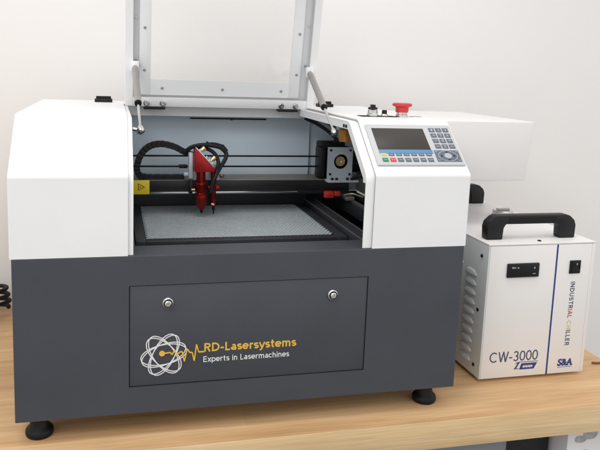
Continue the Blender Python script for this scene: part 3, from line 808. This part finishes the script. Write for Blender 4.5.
# gas springs
for xs, xe, xl in ((.2590, .2620, LX0+.0260), (.7640, .7450, LX1-.0210)):
    top = ML @ Vector((xs, .036, .1115)); bot = Vector((xe, .232, .6455)); md_ = top.lerp(bot, .60); d = (bot-top).normalized()
    b = B(); b.lathe(top, md_, [(0, 0), (0, .0072), (.04, .0089), (.955, .0089), (.96, .0095), (.985, .0095), (1, .0078), (1, 0)], 24); gs = b.build('gas_spring', 'springgrey', W)
    b = B(); b.lathe(md_, md_+d*.006, [(0, 0), (0, .0094), (1, .0086), (1, 0)], 20); b.build('spring_seal', 'rubber', gs)
    b = B(); b.lathe(md_+d*.006, bot-d*.012, [(0, 0), (0, .0034), (1, .0034), (1, 0)], 14); b.build('spring_rod', 'steel', gs)
    b = B(); b.lathe(bot-d*.020, bot+d*.008, [(0, 0), (0, .0048), (.3, .0054), (.35, .0085), (.8, .0098), (1, .006), (1.0, 0)], 20)
    sx = -1 if xe < .5 else 1
    b.cyl(bot, bot+Vector((sx*.018 if sx < 0 else .006, 0, .004)), .0045, seg=14)
    bmesh.ops.create_uvsphere(b.bm, u_segments=16, v_segments=10, radius=.0088, matrix=Matrix.Translation(bot))
    b.build('spring_end', 'steel', gs)
    b = B(); b.lathe(top+d*.006, top-d*.010, [(0, 0), (0, .0070), (.6, .0075), (1, .004), (1, 0)], 16)
    b.box(top.x-.011, top.x+.011, top.y-.002, top.y+.012, top.z-.012, top.z+.018, .002); b.build('spring_bracket', 'whitein', gs)
# tube housing behind, sticking out to the right
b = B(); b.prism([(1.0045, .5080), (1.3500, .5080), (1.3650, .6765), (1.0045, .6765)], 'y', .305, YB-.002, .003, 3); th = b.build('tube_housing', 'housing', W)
b = B(); b.box(1.02, 1.345, .32, YB-.02, .5068, .5079, 0); b.build('housing_base', 'whitein', th)

# ------------------------------------------------------------------ chiller (scaled up about the camera position so its bottom nears the table, stands a little behind the machine's front)
GM = Matrix.Translation((-.00645, .04592, -.02607)) @ Matrix.Scale(1.0326, 4)
cx0, cx1, cy0, cy1, cz0, cz1 = 1.1045, 1.4110, .0623, .635, .0330, .3888
Q = thing('water_chiller', 'white boxy water chiller with black carrying handles and a blue stripe', 'chiller', (1.258, .35, 0))
b = B(); b.box(cx0+.0045, cx1-.0045, cy0+.004, cy1, cz0, cz1-.0045, .0015); b.build('body', 'chil', Q)
b = B(); b.box(cx0, cx0+.0043, cy0, cy1+.001, cz0+.001, cz1-.0046, .0012); side = b.build('side_panel', 'chil_shade', Q)
b = B(); b.box(cx1-.0043, cx1, cy0, cy1+.001, cz0+.001, cz1-.0046, .0012); b.build('side_panel', 'chil', Q)
b = B(); b.box(cx0-.0003, cx1+.0003, cy0-.0003, cy1+.001, cz1-.0043, cz1, .0014); top = b.build('top_panel', 'chil', Q)
b = B(); b.box(cx0+.0050, cx1-.0090, cy0+.0005, cy0+.0039, cz0+.001, cz1-.0052, .0008); fp = b.build('front_panel', 'chil', Q)
b = B(); b.box(cx1-.0086, cx1-.0045, cy0-.0002, cy0+.0039, cz0+.001, cz1-.0052, .0008); b.build('front_flange', 'chil', Q)
fy = cy0+.0005
b = B(); b.prism([(1.2976, cz1-.0056), (1.3022, cz1-.0056), (1.3035, cz0+.0015), (1.2989, cz0+.0015)], 'y', fy-.0005, fy-.0001); b.build('blue_stripe', 'ink_blue', fp)
b = B(); b.box(1.1580, 1.2485, fy-.006, fy-.0001, .3020, .3385, .003, 3); dp = b.build('temperature_display', 'black', fp)
b = B(); b.box(1.1660, 1.2405, fy-.0066, fy-.0061, .3070, .3335, .0002); b.mi = 1
b.box(1.1850, 1.1885, fy-.0071, fy-.0067, .3260, .3295, 0); b.box(1.2320, 1.2350, fy-.0071, fy-.0067, .3245, .3290, 0); b.box(1.2290, 1.2375, fy-.0071, fy-.0067, .3110, .3125, 0)
add_text(b, 'S&A', 1.1690, 1.1805, .3265, .0042, fy-.0067, weight=.03, th=.0003)
b.build('display_window', ['rubber', 'keymark'], dp)
b = B(); b.box(1.3390, 1.3710, fy-.003, fy-.0001, .3055, .3405, .002); sw = b.build('power_switch', 'black', fp)
b = B(); b.prism([(fy-.0031, .3095), (fy-.0031, .3365), (fy-.0085, .3365), (fy-.0040, .3225), (fy-.0045, .3095)], 'x', 1.3430, 1.3670, .0006)
b.build('rocker', 'black', sw)
b = B(); b.box(1.3540, 1.3560, fy-.0095, fy-.0083, .3300, .3350, 0); b.build('switch_mark', 'keymark', sw)
b = B(); stroke_text(b, 'CW-3000', 1.1310, 1.2720, .0765, .0275, fy-.0001, w=.115); b.build('model_lettering', 'ink_dark', fp)
b = B(); b.prism([(1.2200, .0525), (1.2620, .0525), (1.2710, .0690), (1.2250, .0690)], 'y', fy-.0005, fy-.0001); b.mi = 1
b.box(1.2285, 1.2580, fy-.0009, fy-.0006, .0595, .0612, 0)
for k in range(6): b.box(1.2300+k*.0048, 1.2322+k*.0048, fy-.0012, fy-.0010, .0565+.001*(k % 2), .0640, 0)
b.mi = 2; b.prism([(1.2040, .0540), (1.2180, .0540), (1.2188, .0556), (1.2105, .0556), (1.2200, .0720), (1.2720, .0720), (1.2728, .0735), (1.2155, .0735), (1.2065, .0700), (1.2095, .0690), (1.2140, .0700)], 'y', fy-.0004, fy-.0001)
b.build('series_badge', ['ink_blue', 'chil', 'ink_dark'], fp)
# S&A with heavy slab serifs
b = B(); add_text(b, 'S&A', 1.3320, 1.3770, .0550, .0180, fy-.0001, weight=.035, th=.0006, shear=.12)
for x0_, x1_, z in ((1.3325, 1.3370, .0560), (1.3455, 1.3490, .0715), (1.3585, 1.3660, .0553), (1.3705, 1.3775, .0553)): b.box(x0_, x1_, fy-.0007, fy-.0001, z-.0012, z+.0012, 0)
b.box(1.3335, 1.3760, fy-.0006, fy-.0001, .0500, .0510, 0)
b.build('brand_lettering', 'ink_blue', fp)
def colr(c):
    t = (.283-c.z)/(.283-.110)
    return 0 if t < .42 else 1 if t < .56 else 2 if t < .67 else 0
b = B(); stroke_text(b, 'INDUSTRIAL CHILLER', -.2835, -.1095, 1.3485, .0126, fy-.0001, w=.15, down=True, mats=[0]*7+[1]*3+[2]*2+[2]+[0]*5, track=.10)
b.build('vertical_lettering', ['ink_dark', 'ink_r', 'ink_g'], fp)
def handle(yc):
    out = [(1.1215, cz1), (1.1195, cz1+.034), (1.1235, cz1+.047), (1.1380, cz1+.0595), (1.1480, cz1+.0625), (1.3480, cz1+.0625), (1.3600, cz1+.0595), (1.3745, cz1+.047), (1.3790, cz1+.034), (1.3780, cz1),
           (1.3320, cz1), (1.3310, cz1+.030), (1.3270, cz1+.0395), (1.1740, cz1+.0395), (1.1680, cz1+.030), (1.1660, cz1)]
    b = B(); b.prism([(x, z+.0002) for x, z in out], 'y', yc-.0140, yc+.0140, .0032, 3); h = b.build('carry_handle', 'black', Q)
    b = B(); b.box(1.18, 1.32, yc-.0143, yc-.0141, cz1+.044, cz1+.058, 0); b.build('grip_inset', 'rubber', h)
    return h
handle(.118); handle(.575)
b = B(); b.lathe((1.327, .366, cz1+.0002), (1.327, .366, cz1+.020), [(0, 0), (0, .0330), (.15, .0335), (.35, .0300), (.9, .0300), (1, .0275), (1, .0)], 36); cp_ = b.build('filler_cap', 'steel', Q)
b = B(); b.box(1.305, 1.349, .363, .369, cz1+.0203, cz1+.026, .002); b.build('cap_grip', 'steeldull', cp_)
for k in range(10):
    z = .3005-k*.0255
    b = B(Matrix.Translation((cx0, .1375, z)))
    t = bmesh.new(); nn, mm = 18, 6
    # a pressed louvre: bulging hood open underneath
    rows = []
    for j in range(mm+1):
        a = PI/2*j/mm
        rows.append([t.verts.new((-.0060*math.sin(a)*math.sin(PI*(i/nn))**.45-.0001, -.029+.058*i/nn, -.007+.0140*math.cos(a)*(math.sin(PI*i/nn)**.35))) for i in range(nn+1)])
    for r0_, r1_ in zip(rows, rows[1:]):
        for i in range(nn): t.faces.new([r0_[i], r0_[i+1], r1_[i+1], r1_[i]])
    bmesh.ops.remove_doubles(t, verts=t.verts[:], dist=1e-6)
    b.merge(t); b.mi = 1; b.box(-.0003, -.00005, -.026, .026, -.0070, .003, 0)
    lv = b.build('louvre', ['chil_shade', 'gap'], Q)
b = B()
for y, z in ((.092, .352), (.092, .210), (.092, .062)): b.lathe((cx0, y, z), (cx0-.0035, y, z), [(0, 0), (0, .0048), (.6, .0044), (1, .002), (1, 0)], 16)
b.build_each('panel_screw', 'black', Q)
b = B(); b.lathe((1.258, .082, cz1), (1.258, .082, cz1+.003), [(0, 0), (0, .0052), (.6, .0048), (1, .002), (1, 0)], 16); b.build('top_screw', 'black', Q)
for x in (1.135, 1.350):
    for y in (.105, .55):
        b = B(); b.lathe((x, y, 0), (x, y, cz0+.0005), [(0, 0), (0, .019), (.2, .022), (1, .022), (1, 0)], 24); b.build('foot', 'rubber', Q)

GM = Matrix.Identity(4)
# ------------------------------------------------------------------ light
def area(name, loc, target, sx, sy_, energy, col):
    ld = bpy.data.lights.new(name, 'AREA'); ld.shape = 'RECTANGLE'; ld.size = sx; ld.size_y = sy_; ld.energy = energy; ld.color = col
    o = bpy.data.objects.new(name, ld); C.objects.link(o); o.location = loc
    o.rotation_euler = (Vector(target)-Vector(loc)).to_track_quat('-Z', 'Y').to_euler()
    return o
area('ceiling_light', (.4, -.2, 2.45), (.4, .1, 0), 1.6, .6, 10, (1, .98, .95))
area('ceiling_light', (-1.2, -1.6, 2.3), (.4, .2, .3), 1.4, .7, 15, (1, .98, .96))
w = bpy.data.worlds.new('World'); scene.world = w; w.use_nodes = True
bg = w.node_tree.nodes['Background']; bg.inputs['Color'].default_value = (1, .985, .97, 1); bg.inputs['Strength'].default_value = 1.02
# a plain room all round: pale ceiling, slightly darker furniture level, soft uneven patches
WN, WL = w.node_tree.nodes, w.node_tree.links
tcw = WN.new('ShaderNodeTexCoord'); sx_ = WN.new('ShaderNodeSeparateXYZ'); WL.new(tcw.outputs['Generated'], sx_.inputs[0])
rw = WN.new('ShaderNodeValToRGB'); WL.new(sx_.outputs['Z'], rw.inputs['Fac'])
rw.color_ramp.elements[0].position = 0; rw.color_ramp.elements[0].color = (.80, .79, .78, 1)
rw.color_ramp.elements[1].position = .75; rw.color_ramp.elements[1].color = (1.06, 1.06, 1.06, 1)
nw = WN.new('ShaderNodeTexNoise'); nw.inputs['Scale'].default_value = 2.2; nw.inputs['Detail'].default_value = 1
WL.new(tcw.outputs['Generated'], nw.inputs['Vector'])
mw = WN.new('ShaderNodeMapRange'); mw.inputs['From Min'].default_value = .40; mw.inputs['From Max'].default_value = .60
mw.inputs['To Min'].default_value = .75; mw.inputs['To Max'].default_value = 1.28; WL.new(nw.outputs['Fac'], mw.inputs['Value'])
sw_ = WN.new('ShaderNodeVectorMath'); sw_.operation = 'SCALE'; WL.new(rw.outputs['Color'], sw_.inputs[0]); WL.new(mw.outputs[0], sw_.inputs['Scale'])
WL.new(sw_.outputs[0], bg.inputs['Color'])

# ------------------------------------------------------------------ camera
cam = bpy.data.cameras.new('camera'); co_ = bpy.data.objects.new('camera', cam); C.objects.link(co_)
yaw, pitch, roll, f_ = .2434, -.1501, .0349, 681.83
cyw, syw, cpt, spt, crl, srl = math.cos(yaw), math.sin(yaw), math.cos(pitch), math.sin(pitch), math.cos(roll), math.sin(roll)
F = Vector((syw*cpt, cyw*cpt, spt)); Rt = Vector((cyw, -syw, 0)); U = Rt.cross(F)
R2 = Rt*crl+U*srl; U2 = U*crl-Rt*srl
co_.matrix_world = Matrix(((R2.x, U2.x, -F.x, .1977), (R2.y, U2.y, -F.y, -1.4084), (R2.z, U2.z, -F.z, .7997), (0, 0, 0, 1)))
cam.sensor_fit = 'HORIZONTAL'; cam.sensor_width = 36; cam.lens = f_/600*36
cam.shift_x = (300-279.8)/600; cam.shift_y = (172.58-225)/600
cam.clip_start = .01; cam.clip_end = 100
scene.camera = co_
scene.render.engine = 'CYCLES'
scene.render.resolution_x = 1024; scene.render.resolution_y = 768
scene.view_settings.view_transform = 'Standard'; scene.view_settings.look = 'None'
scene.view_settings.exposure = .08; scene.view_settings.gamma = 1
for o in bpy.data.objects:
    if '_w' in o: del o['_w']
